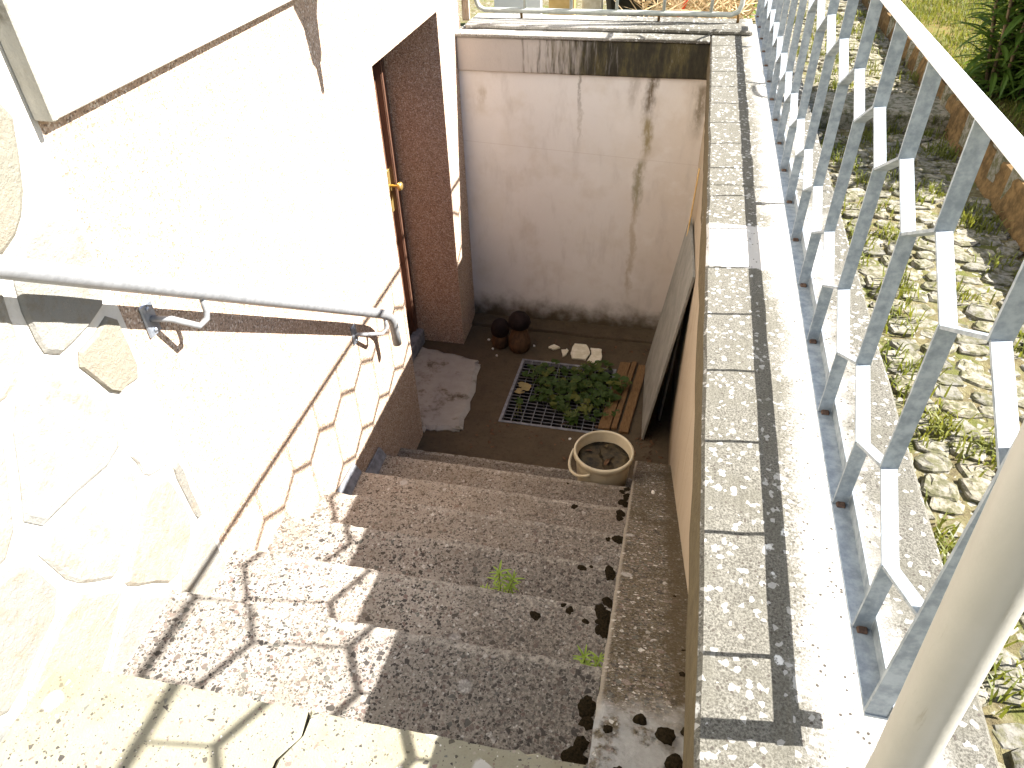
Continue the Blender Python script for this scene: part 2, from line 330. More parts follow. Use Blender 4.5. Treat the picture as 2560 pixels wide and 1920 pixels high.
# ------------------------------------------------------------------ house
house = thing('house', (-1.3, 2.5, -2), 'house wall of brown granular render with cream upper wall and stone corner', 'house')
def wallbox(y0, y1, z0, z1, off0=0.0, th=.5, **k):
    return [(hx(y0)-th, y0, z0), (hx(y0)+off0, y0, z0), (hx(y1)+off0, y1, z0), (hx(y1)-th, y1, z0),
            (hx(y0)-th, y0, z1), (hx(y0)+off0, y0, z1), (hx(y1)+off0, y1, z1), (hx(y1)-th, y1, z1)]
DY0, DY1, DZ = 2.94, 3.96, .18
vsx, fsx = [], []
for bxp in (wallbox(1.16, DY0, -2.2, 3.2), wallbox(DY1, 4.44, -2.2, 3.2), wallbox(DY0, DY1, DZ, 3.2)):
    n0 = len(vsx); vsx += bxp
    fsx += [tuple(n0+i for i in f) for f in ((0, 3, 2, 1), (4, 5, 6, 7), (0, 1, 5, 4), (1, 2, 6, 5), (2, 3, 7, 6), (3, 0, 4, 7))]
link('wall', mesh('wall', vsx, fsx), 'granular', house)
o = link('upper_wall', hexa(wallbox(1.165, 4.46, .552, 3.2, .034, -.001), bev=.004), 'cream', house)
o['label'] = 'cream painted upper wall standing proud of the brown render'
link('corner_trim', bx(hx(1.15)+.001, hx(1.15)+.048, 1.150, 1.1635, .556, 3.2, bev=.003), 'pale', house)
sb = link('stone_base', hexa(wallbox(-1.6, 1.159, -1.2, 3.2, .0005)), 'mortar', house)
sb['label'] = 'irregular pale stones set in light mortar'
# stones: voronoi cells on the wall face
def clip(poly, p, nrm):
    out = []
    for i in range(len(poly)):
        a, b = poly[i], poly[(i+1) % len(poly)]; da = (a[0]-p[0])*nrm[0]+(a[1]-p[1])*nrm[1]; db = (b[0]-p[0])*nrm[0]+(b[1]-p[1])*nrm[1]
        if da <= 0: out.append(a)
        if da*db < 0: t_ = da/(da-db); out.append((a[0]+(b[0]-a[0])*t_, a[1]+(b[1]-a[1])*t_))
    return out
rs = random.Random(11); seeds = []
for i in range(-1, 8):
    for j in range(-1, 11):
        seeds.append((-.55+.27*i+rs.uniform(-.10, .10)+(.13 if j % 2 else 0), -.75+.25*j+rs.uniform(-.09, .09)))
for s in seeds:
    if s[0] > 1.2: continue
    poly = [(s[0]-.4, s[1]-.4), (s[0]+.4, s[1]-.4), (s[0]+.4, s[1]+.4), (s[0]-.4, s[1]+.4)]
    gap = .010+rs.random()*.006
    for t2 in seeds:
        if t2 is s: continue
        dx, dy = t2[0]-s[0], t2[1]-s[1]; L = math.hypot(dx, dy)
        if L > .9: continue
        poly = clip(poly, (s[0]+dx*.5-dx/L*gap, s[1]+dy*.5-dy/L*gap), (dx/L, dy/L))
        if len(poly) < 3: break
    poly = clip(poly, (1.145+rs.uniform(-.015, .0), 0), (1, 0)) if len(poly) > 2 else poly
    if len(poly) < 3: continue
    ar = abs(sum(poly[i][0]*poly[(i+1) % len(poly)][1]-poly[(i+1) % len(poly)][0]*poly[i][1] for i in range(len(poly))))/2
    if ar < .006: continue
    # cut corners, wobble the outline
    pp = []
    for i in range(len(poly)):
        a, b, c_ = poly[i-1], poly[i], poly[(i+1) % len(poly)]
        pp += [(b[0]+(a[0]-b[0])*.16, b[1]+(a[1]-b[1])*.16), (b[0]+(c_[0]-b[0])*.16, b[1]+(c_[1]-b[1])*.16), ((b[0]+c_[0])/2+rs.uniform(-.006, .006), (b[1]+c_[1])/2+rs.uniform(-.006, .006))]
    h = rs.uniform(.004, .014); cx = sum(p[0] for p in pp)/len(pp); cz = sum(p[1] for p in pp)/len(pp)
    ring = lambda k, d: [(hx(p[0])+d+rs.uniform(-.002, .002)*(k < 1), cx+(p[0]-cx)*k, cz+(p[1]-cz)*k) for p in pp]
    n = len(pp); vv = ring(1, -.02)+ring(1, h*.4)+ring(.93, h)+[(hx(cx)+h*1.2, cx, cz)]
    ff = [(r_*n+i, r_*n+(i+1) % n, (r_+1)*n+(i+1) % n, (r_+1)*n+i) for r_ in (0, 1) for i in range(n)]+[(2*n+i, 2*n+(i+1) % n, 3*n) for i in range(n)]
    link('stone', mesh('stone', vv, ff), 'stone', sb, loc=(0, 0, 0))
# door in its recess
dx0 = -1.685
door = link('door', bx(dx0-.05, dx0, DY0+.06, DY1-.066, -1.90, DZ-.07, bev=.004), 'dark_wood', house); door['label'] = 'dark brown wooden cellar door deep in the recess'
for k_, (a, b) in enumerate(((-1.8, -1.05), (-.95, .02))):
    link('panel', bx(dx0+.001, dx0+.014, DY0+.18, DY1-.19, a, b, bev=.006), 'dark_wood', door, loc=(0, 0, 0))
fr = link('door_frame', mesh('door_frame', *(lambda A: (sum([a for a in A], []), [tuple(8*i+j for j in f) for i in range(len(A)) for f in ((0, 3, 2, 1), (4, 5, 6, 7), (0, 1, 5, 4), (1, 2, 6, 5), (2, 3, 7, 6), (3, 0, 4, 7))]))([
    [(dx0-.06, y0, z0), (x1, y0, z0), (x1, y1, z0), (dx0-.06, y1, z0), (dx0-.06, y0, z1), (x1, y0, z1), (x1, y1, z1), (dx0-.06, y1, z1)]
    for (x1, y0, y1, z0, z1) in ((dx0+.035, DY0+.001, DY0+.06, -1.95, DZ-.001), (dx0+.035, DY1-.069, DY1-.001, -1.95, DZ-.001), (dx0+.033, DY0+.06, DY1-.069, DZ-.07, DZ-.001))])), 'dark_wood', house)
for k_ in range(2):
    link('moulding', bx(dx0+.035, dx0+.042, DY1-.064+.03*k_, DY1-.048+.03*k_, -1.93, DZ-.08, bev=.003), 'dark_wood', fr, loc=(0, 0, 0))
hp = link('handle_plate', bx(dx0, dx0+.012, 3.852, 3.886, -.93, -.66, bev=.004), 'brass', door, loc=(0, 0, 0))
kn = lathe([(.009, 0), (.009, .045), (.02, .05), (.026, .058), (.026, .070), (.018, .076), (0, .077)], 20)
kn.transform(Matrix.Translation((dx0+.012, 3.868, -.760)) @ Matrix.Rotation(R(90), 4, 'Y')); link('knob', kn, 'brass', door, loc=(0, 0, 0))
rs = random.Random(31); P0 = [(-1.598, 3.86), (-1.165, 3.77), (-1.13, 3.70), (-1.06, 3.03), (-1.11, 3.0), (hx(2.95)+.004, 2.99), (hx(2.96)+.003, 2.96), (-1.598, 2.96)]; P1 = []
for i in range(len(P0)):
    a_, b_ = P0[i], P0[(i+1) % len(P0)]; n_ = 7 if 0 < i < 5 or i == 0 else 1
    P1 += [(a_[0]+(b_[0]-a_[0])*k/n_+(rs.uniform(-.012, .012) if k else 0), a_[1]+(b_[1]-a_[1])*k/n_+(rs.uniform(-.012, .012) if k else 0)) for k in range(n_)]
sl_ = prism(P1, -2.05, 0, 'sill')
bm = bmesh.new(); bm.from_mesh(sl_); tf = max(bm.faces, key=lambda f: f.calc_center_median().z); r_ = bmesh.ops.inset_region(bm, faces=[tf], thickness=.03)
for v in bm.verts:
    if v.co.z > -.5: v.co.z = zf(v.co.y)+(.006 if v not in tf.verts else .020)+mnoise.noise(v.co*12)*.003
bm.to_mesh(sl_); bm.free()
link('door_sill', sl_, 'pale', house)['label'] = 'worn pale concrete sill in front of the cellar door'
link('threshold', bx(-1.665, -1.60, 2.96, 3.94, -2.0, -1.84, bev=.005), 'slate', house)

# ------------------------------------------------------------------ landing floor with drain pit
GX0, GX1, GY0, GY1 = -.862, -.245, 3.165, 3.845
xs, ys = [-1.75, GX0, GX1, .45], [2.3, GY0, GY1, 4.6]
vv = [(x_, y_, zf(y_)) for y_ in ys for x_ in xs]; ff = []
for j in range(3):
    for i in range(3):
        if (i, j) != (1, 1): ff.append((j*4+i, j*4+i+1, (j+1)*4+i+1, (j+1)*4+i))
n0 = len(vv); vv += [(x_, y_, zf(y_)-.35) for y_ in (GY0, GY1) for x_ in (GX0, GX1)]
ff += [(5, 6, n0+1, n0), (9, 10, n0+3, n0+2), (5, 9, n0+2, n0), (6, 10, n0+3, n0+1), (n0, n0+1, n0+3, n0+2)]
fme = mesh('cellar_floor', vv, ff); fme.materials.append(M['dirty']); fme.materials.append(M['pit'])
for p in fme.polygons:
    if min(fme.vertices[i].co.z for i in p.vertices) < -2.1: p.material_index = 1
fo = link('cellar_floor', fme, None); tag(fo, kind='structure')
# low plinth of mortar along the end wall
link('floor_fillet', hexa([(-1.34, 4.20, -2.05), (.13, 4.20, -2.05), (.13, 4.33, -2.05), (-1.34, 4.33, -2.05), (-1.34, 4.23, zf(4.25)+.02), (.13, 4.23, zf(4.25)+.02), (.13, 4.33, zf(4.3)+.05), (-1.34, 4.33, zf(4.3)+.05)], sub=6, rough=.012), 'dirty', fo)

# ------------------------------------------------------------------ staircase
stairs = thing('staircase', (-.6, 1.6, -1.9), 'terrazzo staircase going down from the landing to the cellar', 'staircase')
NOS = [(.61, -.42), (.949, -.632), (1.227, -.797), (1.505, -.962), (1.783, -1.127), (2.061, -1.292), (2.34, -1.457), (2.60, -1.66)]
def step(i):
    y1, z1 = NOS[i]; y0 = NOS[i-1][0]-.05; zb = z1-.30
    bm = bmesh.new(); N = 46; pr = [(y0, zb), (y1-.03, zb), (y1-.03, z1-.045), (y1-.004, z1-.042), (y1, z1-.035), (y1, z1-.008), (y1-.007, z1), (y1-.022, z1), (y1-.034, z1), (y0, z1)]
    cols = []
    for k in range(N+1):
        f = k/N; x_ = (hx(y1)-.02)*(1-f)+(-.034)*f; c_ = []
        for j, (yy, zz) in enumerate(pr):
            w_ = mnoise.noise(Vector((x_*22, yy*3, zz*9)))*.0035+mnoise.noise(Vector((x_*60, yy*5, i*3)))*.002 if 3 <= j <= 7 else 0
            yy2 = yy+w_*1.1+(x_+.6)*.012*(1 <= j <= 8); c_.append(bm.verts.new((x_, yy2, zz+w_*.6)))
        cols.append(c_)
    for k in range(N):
        for j in range(len(pr)): bm.faces.new((cols[k][j], cols[k][(j+1) % len(pr)], cols[k+1][(j+1) % len(pr)], cols[k+1][j]))
    bm.faces.new(cols[0]); bm.faces.new(cols[-1])
    me = bmmesh('step', bm); wa = me.attributes.new('wear', 'FLOAT', 'POINT')
    for k, d_ in enumerate(wa.data): d_.value = 1.0 if k % len(pr) in (4, 5, 6, 7) else 0
    return me
for i in range(1, len(NOS)):
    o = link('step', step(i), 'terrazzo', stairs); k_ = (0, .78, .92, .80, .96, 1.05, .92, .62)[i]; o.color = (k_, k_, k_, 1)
# side ramp beside the steps
rp = lambda y: -.632-.623*(y-.949)+.065
def rampmesh():
    prof = [-1.5, -.6, 0]+[.3+.02*k for k in range(125)]; nx = 14; vv, ff = [], []
    for y in prof:
        zt = -.421 if y < .70 else rp(y)
        zt = min(zt, -.421) - .012*max(0, 1-abs(y-.70)/.06)
        for k in range(nx+1):
            x = -.03+(wx(y)+.01+.03)*k/nx; p = Vector((x, y, zt)); e = 1 if 0 < k else .4
            x2 = x+(mnoise.noise(Vector((y*25, 1, 0)))*.004+mnoise.noise(Vector((y*70, 5, 0)))*.002 if k == 0 else 0)
            vv.append((x2, y, zt+e*(mnoise.noise(p*18)*.003+mnoise.noise(p*60)*.0015)-(.004 if k == 0 else 0)))
        vv += [(wx(y)+.01, y, zt-.5), (-.03, y, zt-.5)]
    m_ = nx+3
    for j in range(len(prof)-1):
        for k in range(m_): ff.append((j*m_+k, j*m_+(k+1) % m_, (j+1)*m_+(k+1) % m_, (j+1)*m_+k))
    ff += [tuple(range(m_)), tuple((len(prof)-1)*m_+k for k in range(m_))]
    return mesh('side_ramp', vv, ff)
link('side_ramp', rampmesh(), 'ramp', stairs)
# slate skirting along the wall ends of the lower steps
for i in (5, 6):
    y1, z1 = NOS[i]; y0 = NOS[i-1][0]
    yy0, yy1 = y0+.03, y1-.015
    link('skirting_tile', hexa([(hx(yy0)+.030, yy0, z1), (hx(yy0)+.042, yy0, z1), (hx(yy1)+.040, yy1, z1), (hx(yy1)+.028, yy1, z1),
                              (hx(yy0)+.004, yy0, z1+.075), (hx(yy0)+.013, yy0, z1+.075), (hx(yy1)+.010, yy1, z1+.05), (hx(yy1)+.002, yy1, z1+.05)], bev=.003), 'slate', stairs)
# top landing: two slabs with a jagged crack
rs = random.Random(5); crack = [(-.595+.05*math.sin(k*2.1)*.3+rs.uniform(-.012, .012)-.12*(k/12), .61-.05*k) for k in range(13)]
crack[0] = (-.60, .615)
zl = -.42
def slab(poly, nm):
    return prism(poly, -.75, zl, nm, .006)
top = thing('top_landing', (-.5, -.2, -.75), None, None, kind='structure')
L_ = [(hx(-1.5)-.02, -1.5)]+[(crack[-1][0]-.003, -1.5)]+[(x_-.003-.004*rs.random(), y_) for x_, y_ in reversed(crack)]
def edge(x0, x1, n=30): return [(x0+(x1-x0)*k/n, .61+mnoise.noise(Vector((x0*9+k*1.7, 3, 1)))*.004+(x0+(x1-x0)*k/n+.6)*.02) for k in range(1, n)]
link('landing_slab', slab(L_+edge(crack[0][0]-.004, hx(.6)-.02), 'slab_a'), 'landing', top)
R_ = [(x_+.003+.004*rs.random(), y_) for x_, y_ in crack]+[(crack[-1][0]+.003, -1.5), (-.033, -1.5), (-.033, .625)]
link('landing_slab', slab(R_+list(reversed(edge(crack[0][0]+.005, -.033))), 'slab_b'), 'landing', top)

# ------------------------------------------------------------------ end wall, beam, stepped coping
endw = thing('end_wall', (-.6, 4.4, -2.1), 'stained whitewashed end wall under a mossy dark beam', 'wall')
link('wall_face', bx(-1.5, .30, 4.333, 4.7, -2.3, -.212), 'limewash', endw)
bmx = bx(-1.338, .118, 4.315, 4.7, -.212, -.022, bev=.014, seg=3, sub=14, rough=.002)
link('beam', bmx, 'beam', endw)['label'] = 'concrete beam streaked black with moss'
link('coping_slab', bx(-1.338, .096, 4.302, 4.70, -.0215, 0, bev=.005, sub=18, rough=.003), 'parapet', endw)
link('kerb_slab', bx(-1.30, .32, 4.405, 4.69, .001, .028, bev=.008, sub=12, rough=.004), 'parapet', endw)

# ------------------------------------------------------------------ right-hand parapet wall
par = thing('parapet_wall', (.35, 2.2, -2.2), 'low concrete parapet wall with lichened coping under the metal railing', 'wall')
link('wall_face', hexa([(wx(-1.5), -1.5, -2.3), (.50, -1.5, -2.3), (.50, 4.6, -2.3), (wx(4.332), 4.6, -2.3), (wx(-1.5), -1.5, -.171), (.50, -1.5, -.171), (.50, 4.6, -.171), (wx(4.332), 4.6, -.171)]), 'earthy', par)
ie = lambda y: .117-.0050*(y-.5)
for (a, b) in ((-1.5, 2.386), (2.389, 4.70)):
    cs = hexa([(ie(a), a, -.17), (.511, a, -.17), (.511, b, -.17), (ie(b), b, -.17), (ie(a), a, 0), (.511, a, 0), (.511, b, .0), (ie(b), b, 0)], bev=.007, sub=30, rough=.0035, rsc=14)
    cs.materials.append(M['parapet']); cs.materials.append(M['mossy'])
    for p in cs.polygons:
        if p.normal.x < -.8: p.material_index = 1
    link('coping_slab', cs, None, par)

# ------------------------------------------------------------------ hexagon lattice railing
rail = thing('lattice_railing', (.334, 2.5, 0), 'galvanised railing of elongated hexagon bars along the parapet', 'railing')
RX0, RX1 = .318, .3405; Y0, DYK = .667, .2366; KN = 16
def flat(y1, z1, y2, z2, e, th=.0045):
    d = Vector((0, y2-y1, z2-z1)).normalized(); nn = Vector((0, -d.z, d.y))*th/2; a = Vector((0, y1, z1)); b = Vector((0, y2, z2))
    P = [a-nn, a+nn, b+nn, b-nn]; x0, x1 = RX0+e, RX1-e
    return mesh('lattice_bar', [(x0, p.y, p.z) for p in P]+[(x1, p.y, p.z) for p in P], [(0, 1, 2, 3), (4, 5, 6, 7), (0, 1, 5, 4), (1, 2, 6, 5), (2, 3, 7, 6), (3, 0, 4, 7)])
ZB, Z1, Z2, Z3, Z4, ZT = .0865, .223, .287, .516, .581, .716
protos = {}
def lb(kind, y):
    if kind not in protos:
        h = DYK/2
        protos[kind] = {'low': lambda: flat(0, ZB, 0, Z1+.002, 0), 'mid': lambda: flat(0, Z2-.002, 0, Z3+.002, 0), 'top': lambda: flat(0, Z4-.002, 0, ZT, 0),
                        'a': lambda: flat(0, Z1, h, Z2, .0008), 'b': lambda: flat(0, Z1, -h, Z2, .0014), 'c': lambda: flat(0, Z4, h, Z3, .0011), 'd': lambda: flat(0, Z4, -h, Z3, .0017)}[kind]()
    link('lattice_bar', protos[kind], 'galvanised', rail, loc=Vector((0, y, 0))-rail.location)
for k_ in range(KN+1):
    y = Y0+k_*DYK
    lb('low', y); lb('top', y)
    for kk in 'abcd': 
        if kk in 'ac' and k_ == KN: continue
        lb(kk, y)
    if k_ < KN: lb('mid', y+DYK/2)
YE, YF = Y0-DYK/2, Y0+KN*DYK+.05
# bottom angle: flat flange and upright leg on its right
def lprof(prof, ya, yb, nm):
    n = len(prof); vv = [(x_, ya, z_) for x_, z_ in prof]+[(x_, yb, z_) for x_, z_ in prof]
    return mesh(nm, vv, [(i, (i+1) % n, n+(i+1) % n, n+i) for i in range(n)]+[tuple(range(n)), tuple(range(n, 2*n))])
link('bottom_rail', lprof([(.3165, .082), (.347, .082), (.347, .111), (.3432, .111), (.3432, .0864), (.3165, .0864)], YE-.012, YF, 'bottom_rail'), 'galvanised', rail)
link('top_rail', bx(.3160, .3390, YE-.014, YF+.02, ZT, ZT+.012, bev=.002), 'galvanised_top', rail)
link('end_post', mesh('end_post', [(x_, y_, z_) for z_ in (.0868, ZT) for x_, y_ in ((.3158, YE-.010), (.3425, YE-.010), (.3425, YE+.020), (.3388, YE+.020), (.3388, YE-.005), (.3158, YE-.005))],
     [(i, (i+1) % 6, 6+(i+1) % 6, 6+i) for i in range(6)]+[(0, 1, 2, 3, 4, 5), (6, 7, 8, 9, 10, 11)]), 'galvanised', rail)
for y in (YE+.03, 2.27, 4.2):
    ft = link('foot_tab', bx(.3475, .381, y-.012, y+.012, .086, .0915, bev=.0015), 'galvanised_top', rail)
    if y > 1: link('stud', tube([(.366, y, .0), (.366, y, .108)], .0055, 8), 'zinc', ft, loc=(0, 0, 0))
    b_ = lathe([(.0, 0), (.011, 0), (.011, .008), (.006, .009), (0, .0095)], 6); b_.transform(Matrix.Translation((.366, y, .092))); link('nut', b_, 'zinc', ft, loc=(0, 0, 0))
wm = hexa([(-.008, -.012, 0), (.008, -.012, 0), (.008, .012, 0), (-.008, .012, 0), (-.006, -.004, .006), (.006, -.004, .006), (.006, .004, .006), (-.006, .004, .006)], bev=.0015)
for k_ in range(KN+1): link('weld_bead', wm, 'rusty', rail, loc=Vector((.330, Y0+k_*DYK, .0866))-rail.location)
# cream tube post close by
post = tube([(.209, .265, .0), (.1885, .260, .503), (.1735, .260, .723), (.1525, .260, 1.05)], .0160, 24, 'post_tube')
pt = thing('tube_post', (.215, .265, 0), 'cream painted round post in the near right corner', 'post')
link('pole', post, 'cream_post', pt)
link('base_plate', lathe([(.045, 0), (.045, .006), (.03, .008), (.0168, .012)], 24, c=(.209, .265, .001)), 'cream_post', pt)

# ------------------------------------------------------------------ handrail on the house wall
hr = thing('handrail', (-1.15, 1.5, -.2), 'white tubular handrail fixed to the house wall with brackets', 'handrail')
A, B = Vector((hx(.6)+.07, .56, .62)), Vector((-1.190, 2.44, -.712))
HA, HB = Vector((-1.103, .859, .413)), Vector((-1.157, 2.216, -.546))
A = HA+(HA-HB)*.5
pts = [A, HA, HB, Vector((-1.163, 2.42, -.692)), Vector((-1.167, 2.48, -.742)), Vector((-1.169, 2.515, -.785)), Vector((-1.170, 2.53, -.83)), Vector((-1.170, 2.535, -.93))]
link('tube', tube(pts, [.0212]*4+[.0205]*4, 18), 'grey_tube', hr)
for (by, bz, ty) in ((1.234, .050, 1.33), (2.30, -.728, 2.44)):
    f = (ty-HA.y)/(HB.y-HA.y); tp = HA.lerp(HB, f); wxx = hx(by)
    br = link('bracket', tube([(wxx+.004, by, bz), (wxx+.045, by+.02, bz-.008), (tp.x-.010, ty-.03, tp.z-.085), (tp.x+.000, ty-.008, tp.z-.075), (tp.x, ty, tp.z-.055), (tp.x, ty, tp.z-.012)], .0085, 10), 'grey_tube', hr)
    link('wall_plate', bx(wxx, wxx+.008, by-.022, by+.022, bz-.045, bz+.045, bev=.003), 'zinc', br, loc=(0, 0, 0))
    for s in (-.03, .03):
        sc_ = lathe([(.006, 0), (.006, .003), (0, .005)], 10); sc_.transform(Matrix.Translation((wxx+.008, by, bz+s)) @ Matrix.Rotation(R(90), 4, 'Y')); link('screw', sc_, 'zinc', br, loc=(0, 0, 0))

# ------------------------------------------------------------------ end railing and garden junk behind it
er = thing('garden_railing', (-.5, 4.56, .05), 'grey green metal railing panel with upright bars above the end wall', 'railing')
e0, e1, zr = -1.27, .245, .072
link('frame', tube([(e0, 4.56, 1.0), (e0, 4.56, zr+.05), (e0+.015, 4.56, zr+.015), (e0+.05, 4.56, zr), (e1-.05, 4.56, zr), (e1-.015, 4.56, zr+.015), (e1, 4.56, zr+.05), (e1, 4.56, 1.0)], .014, 10), 'grey_green_paint', er)
for x_ in (-.976+.0, -.704, -.441, -.176, .084): link('bar', tube([(x_, 4.56, zr-.004), (x_, 4.56, 1.0)], .009, 8), 'grey_green_paint', er)
for x_ in (-1.0, -.2, .236): link('foot', tube([(x_, 4.575, .03), (x_, 4.56, zr)], .008, 8), 'rust_orange', er)
wp = link('wooden_post', bx(-1.335, -1.295, 4.47, 4.51, .0295, 1.2, bev=.004), 'wet_wood'); tag(wp, 'weathered wooden post at the house corner beside the end wall', 'post')
for (nm, mt, x0, x1, y0, z1, lab, cat) in (('white_board', 'white_board', -1.35, -1.02, 5.3, .9, 'white board standing behind the end railing next to the house', 'board'),
                                          ('ochre_board', 'ochre_board', -.98, -.80, 5.35, .8, 'ochre wooden board standing behind the end railing', 'board'),
                                          ('cream_crate', 'old_plaster', -.76, -.62, 5.4, .5, 'cream crate panel between the ochre board and the black tub', 'crate')):
    o = link(nm, bx(x0, x1, y0, y0+.05, -.17, z1, bev=.006), mt); tag(o, lab, cat)
tb = thing('garden_tub', (-.42, 5.3, -.17), 'black plastic tub with a red basin inside behind the end railing', 'tub')
link('tub_body', lathe([(.13, 0), (.18, .22), (.19, .22), (.19, .235), (.175, .235), (.15, .05), (0, .05)], 8, c=(-.42, 5.3, -.17)), 'black_plastic', tb)
link('red_basin', lathe([(.10, 0), (.15, .14), (.16, .15), (.145, .15), (.09, .02), (0, .02)], 24, c=(-.42, 5.3, -.05)), 'red_plastic', tb)
def twigs(nm, x0, x1, y0, y1, z0, n, mt, ln, lab, seed):
    r_ = random.Random(seed); bm = bmesh.new()
    for _ in range(n):
        p = Vector((r_.uniform(x0, x1), r_.uniform(y0, y1), z0+r_.random()*.12)); d = Vector((r_.uniform(-1, 1), r_.uniform(-.6, .6), r_.uniform(-.1, .9))).normalized()*ln*r_.uniform(.4, 1)
        s = d.cross(Vector((r_.random(), 1, r_.random()))).normalized()*.006; u = d.cross(s).normalized()*.006
        v = [bm.verts.new(p+k) for k in (s, u, -s)]+[bm.verts.new(p+d)]
        for f in ((0, 1, 3), (1, 2, 3), (2, 0, 3)): bm.faces.new([v[i] for i in f])
    o = link(nm, bmmesh(nm, bm), mt); return tag(o, lab, 'brush', kind='stuff')
twigs('dry_brush', -.35, .35, 4.9, 5.9, -.1, 420, 'dry_twig', .35, 'tangle of dry straw coloured twigs behind the end railing', 3)
tag(link('red_stick', tube([(-.10, 5.0, -.05), (.02, 5.1, .3)], .012, 8), 'red_plastic'), 'red plastic stick among dry twigs', 'stick')

# ------------------------------------------------------------------ leaf makers
def leaf_lance(L, W, droop=.3, nm='leaf'):
    vv, ff = [], []; n = 5
    for i in range(n+1):
        t_ = i/n; w_ = W*math.sin(math.pi*min(1, t_*.92+.06))**.8; z_ = -droop*L*t_*t_; y_ = L*t_
        vv += [(-w_/2, y_, z_+w_*.18), (0, y_, z_), (w_/2, y_, z_+w_*.18)]
    for i in range(n):
        a = i*3; ff += [(a, a+1, a+4, a+3), (a+1, a+2, a+5, a+4)]
    return mesh(nm, vv, ff)
def leaf_lobed(L, seed):
    r_ = random.Random(seed); pts = []; N = 15
    for i in range(N):
        a = math.pi*(-.5+.12)+(2*math.pi-.24*math.pi)*i/(N-1); lob = .72+.28*abs(math.cos(2.5*(a-math.pi/2))); pts.append((math.cos(a)*L*.5*lob*r_.uniform(.9, 1.08), L*.42+math.sin(a)*L*.5*lob*r_.uniform(.9, 1.08), abs(math.cos(a))*L*.08*r_.uniform(.4, 1.6)))
    vv = [(0, L*.40, -.03*L)]+pts; return mesh('leaf', vv, [(0, i, i+1) for i in range(1, N)])
def orient(p, yaw, pitch, roll=0, s=1):
    return Matrix.Translation(p) @ Matrix.Rotation(yaw, 4, 'Z') @ Matrix.Rotation(pitch, 4, 'X') @ Matrix.Rotation(roll, 4, 'Y') @ Matrix.Scale(s, 4)
def joined(items, nm):
    bm = bmesh.new()
    for me, mx in items:
        t_ = me.copy(); t_.transform(mx); bm.from_mesh(t_); bpy.data.meshes.remove(t_)
    me = bpy.data.meshes.new(nm); bm.to_mesh(me); bm.free(); return me

# ------------------------------------------------------------------ drain grate and the plant growing through it
gr = thing('drain_grate', (-.55, 3.5, zf(3.5)), 'steel grid grate over the drain pit in the landing floor', 'grate')
zg = lambda y: zf(y)+.004
def gbar(x0, x1, y0, y1, h=.02):
    return hexa([(x0, y0, zg(y0)-h), (x1, y0, zg(y0)-h), (x1, y1, zg(y1)-h), (x0, y1, zg(y1)-h), (x0, y0, zg(y0)), (x1, y0, zg(y0)), (x1, y1, zg(y1)), (x0, y1, zg(y1))])
for (a, b, c_, d_) in ((GX0-.012, GX1+.012, GY0-.012, GY0+.006), (GX0-.012, GX1+.012, GY1-.006, GY1+.012), (GX0-.012, GX0+.006, GY0+.0065, GY1-.0065), (GX1-.006, GX1+.012, GY0+.0065, GY1-.0065)):
    link('frame_bar', gbar(a, b, c_, d_, .03), 'slate', gr)
ny, nx = 20, 10
for k_ in range(1, nx):
    x_ = GX0+(GX1-GX0)*k_/nx; link('bearing_bar', gbar(x_-.0022, x_+.0022, GY0+.007, GY1-.007, .010), 'slate', gr)
for k_ in range(1, ny):
    y_ = GY0+(GY1-GY0)*k_/ny; link('cross_bar', gbar(GX0+.007, GX1-.007, y_-.0012, y_+.0012, .006), 'slate', gr).location.z += .0009
rs = random.Random(21)
pl = thing('grate_plant', (-.5, 3.5, zf(3.5)), 'leafy green plant growing up through the drain grate', 'plant')
lf = [leaf_lobed(.058, s) for s in range(5)]
for me in lf: me.materials.append(M['leaf_grate'])
cl = [(-.62, 3.62, .15), (-.50, 3.45, .17), (-.40, 3.60, .18), (-.30, 3.55, .14), (-.36, 3.72, .13), (-.45, 3.33, .13), (-.74, 3.64, .08), (-.26, 3.40, .10), (-.78, 3.30, .04), (-.60, 3.45, .12), (-.18, 3.62, .07), (-.44, 3.25, .07)]
for k_ in range(295):
    cx, cy_, rr = cl[rs.choices(range(len(cl)), [c_[2]**2 for c_ in cl])[0]]
    a, d_ = rs.uniform(0, 6.3), rr*math.sqrt(rs.random()); x_, y_ = cx+math.cos(a)*d_, cy_+math.sin(a)*d_
    h = .025+.09*rs.random()*(1-.5*d_/rr)
    o = link('leaf', lf[k_ % 5], None, pl); o.matrix_basis = Matrix.Translation(-pl.location) @ orient((x_, y_, zf(y_)+h), rs.uniform(0, 6.3), rs.uniform(-.5, .25), rs.uniform(-.3, .3), rs.uniform(.55, 1.15))
st = [(tube([(c_[0]+rs.uniform(-.05, .05), c_[1]+rs.uniform(-.05, .05), zf(c_[1])-.1), (c_[0]+rs.uniform(-.6, .6)*c_[2], c_[1]+rs.uniform(-.6, .6)*c_[2], zf(c_[1])+.07)], .0025, 5), Matrix()) for c_ in cl for _ in range(4)]
tag(link('stalks', joined(st, 'stalks'), 'stalk', pl), kind='stuff')
for k_, (x_, y_) in enumerate(((-.80, 3.50), (-.775, 3.47), (-.795, 3.53))):
    ly = leaf_lobed(.075, 30+k_); o = tag(link('fallen_leaf', ly, 'leaf_yellow', None), ['pale yellow leaf lying flat on the grate', 'small brownish leaf nearest the stairs on the grate', 'pale leaf half under green leaves on the grate'][k_], 'leaf', 'fallen leaves on the grate'); o.matrix_world = orient((x_, y_, zf(y_)+.02+.004*k_), k_*1.9, -.1, .1, 1)
    
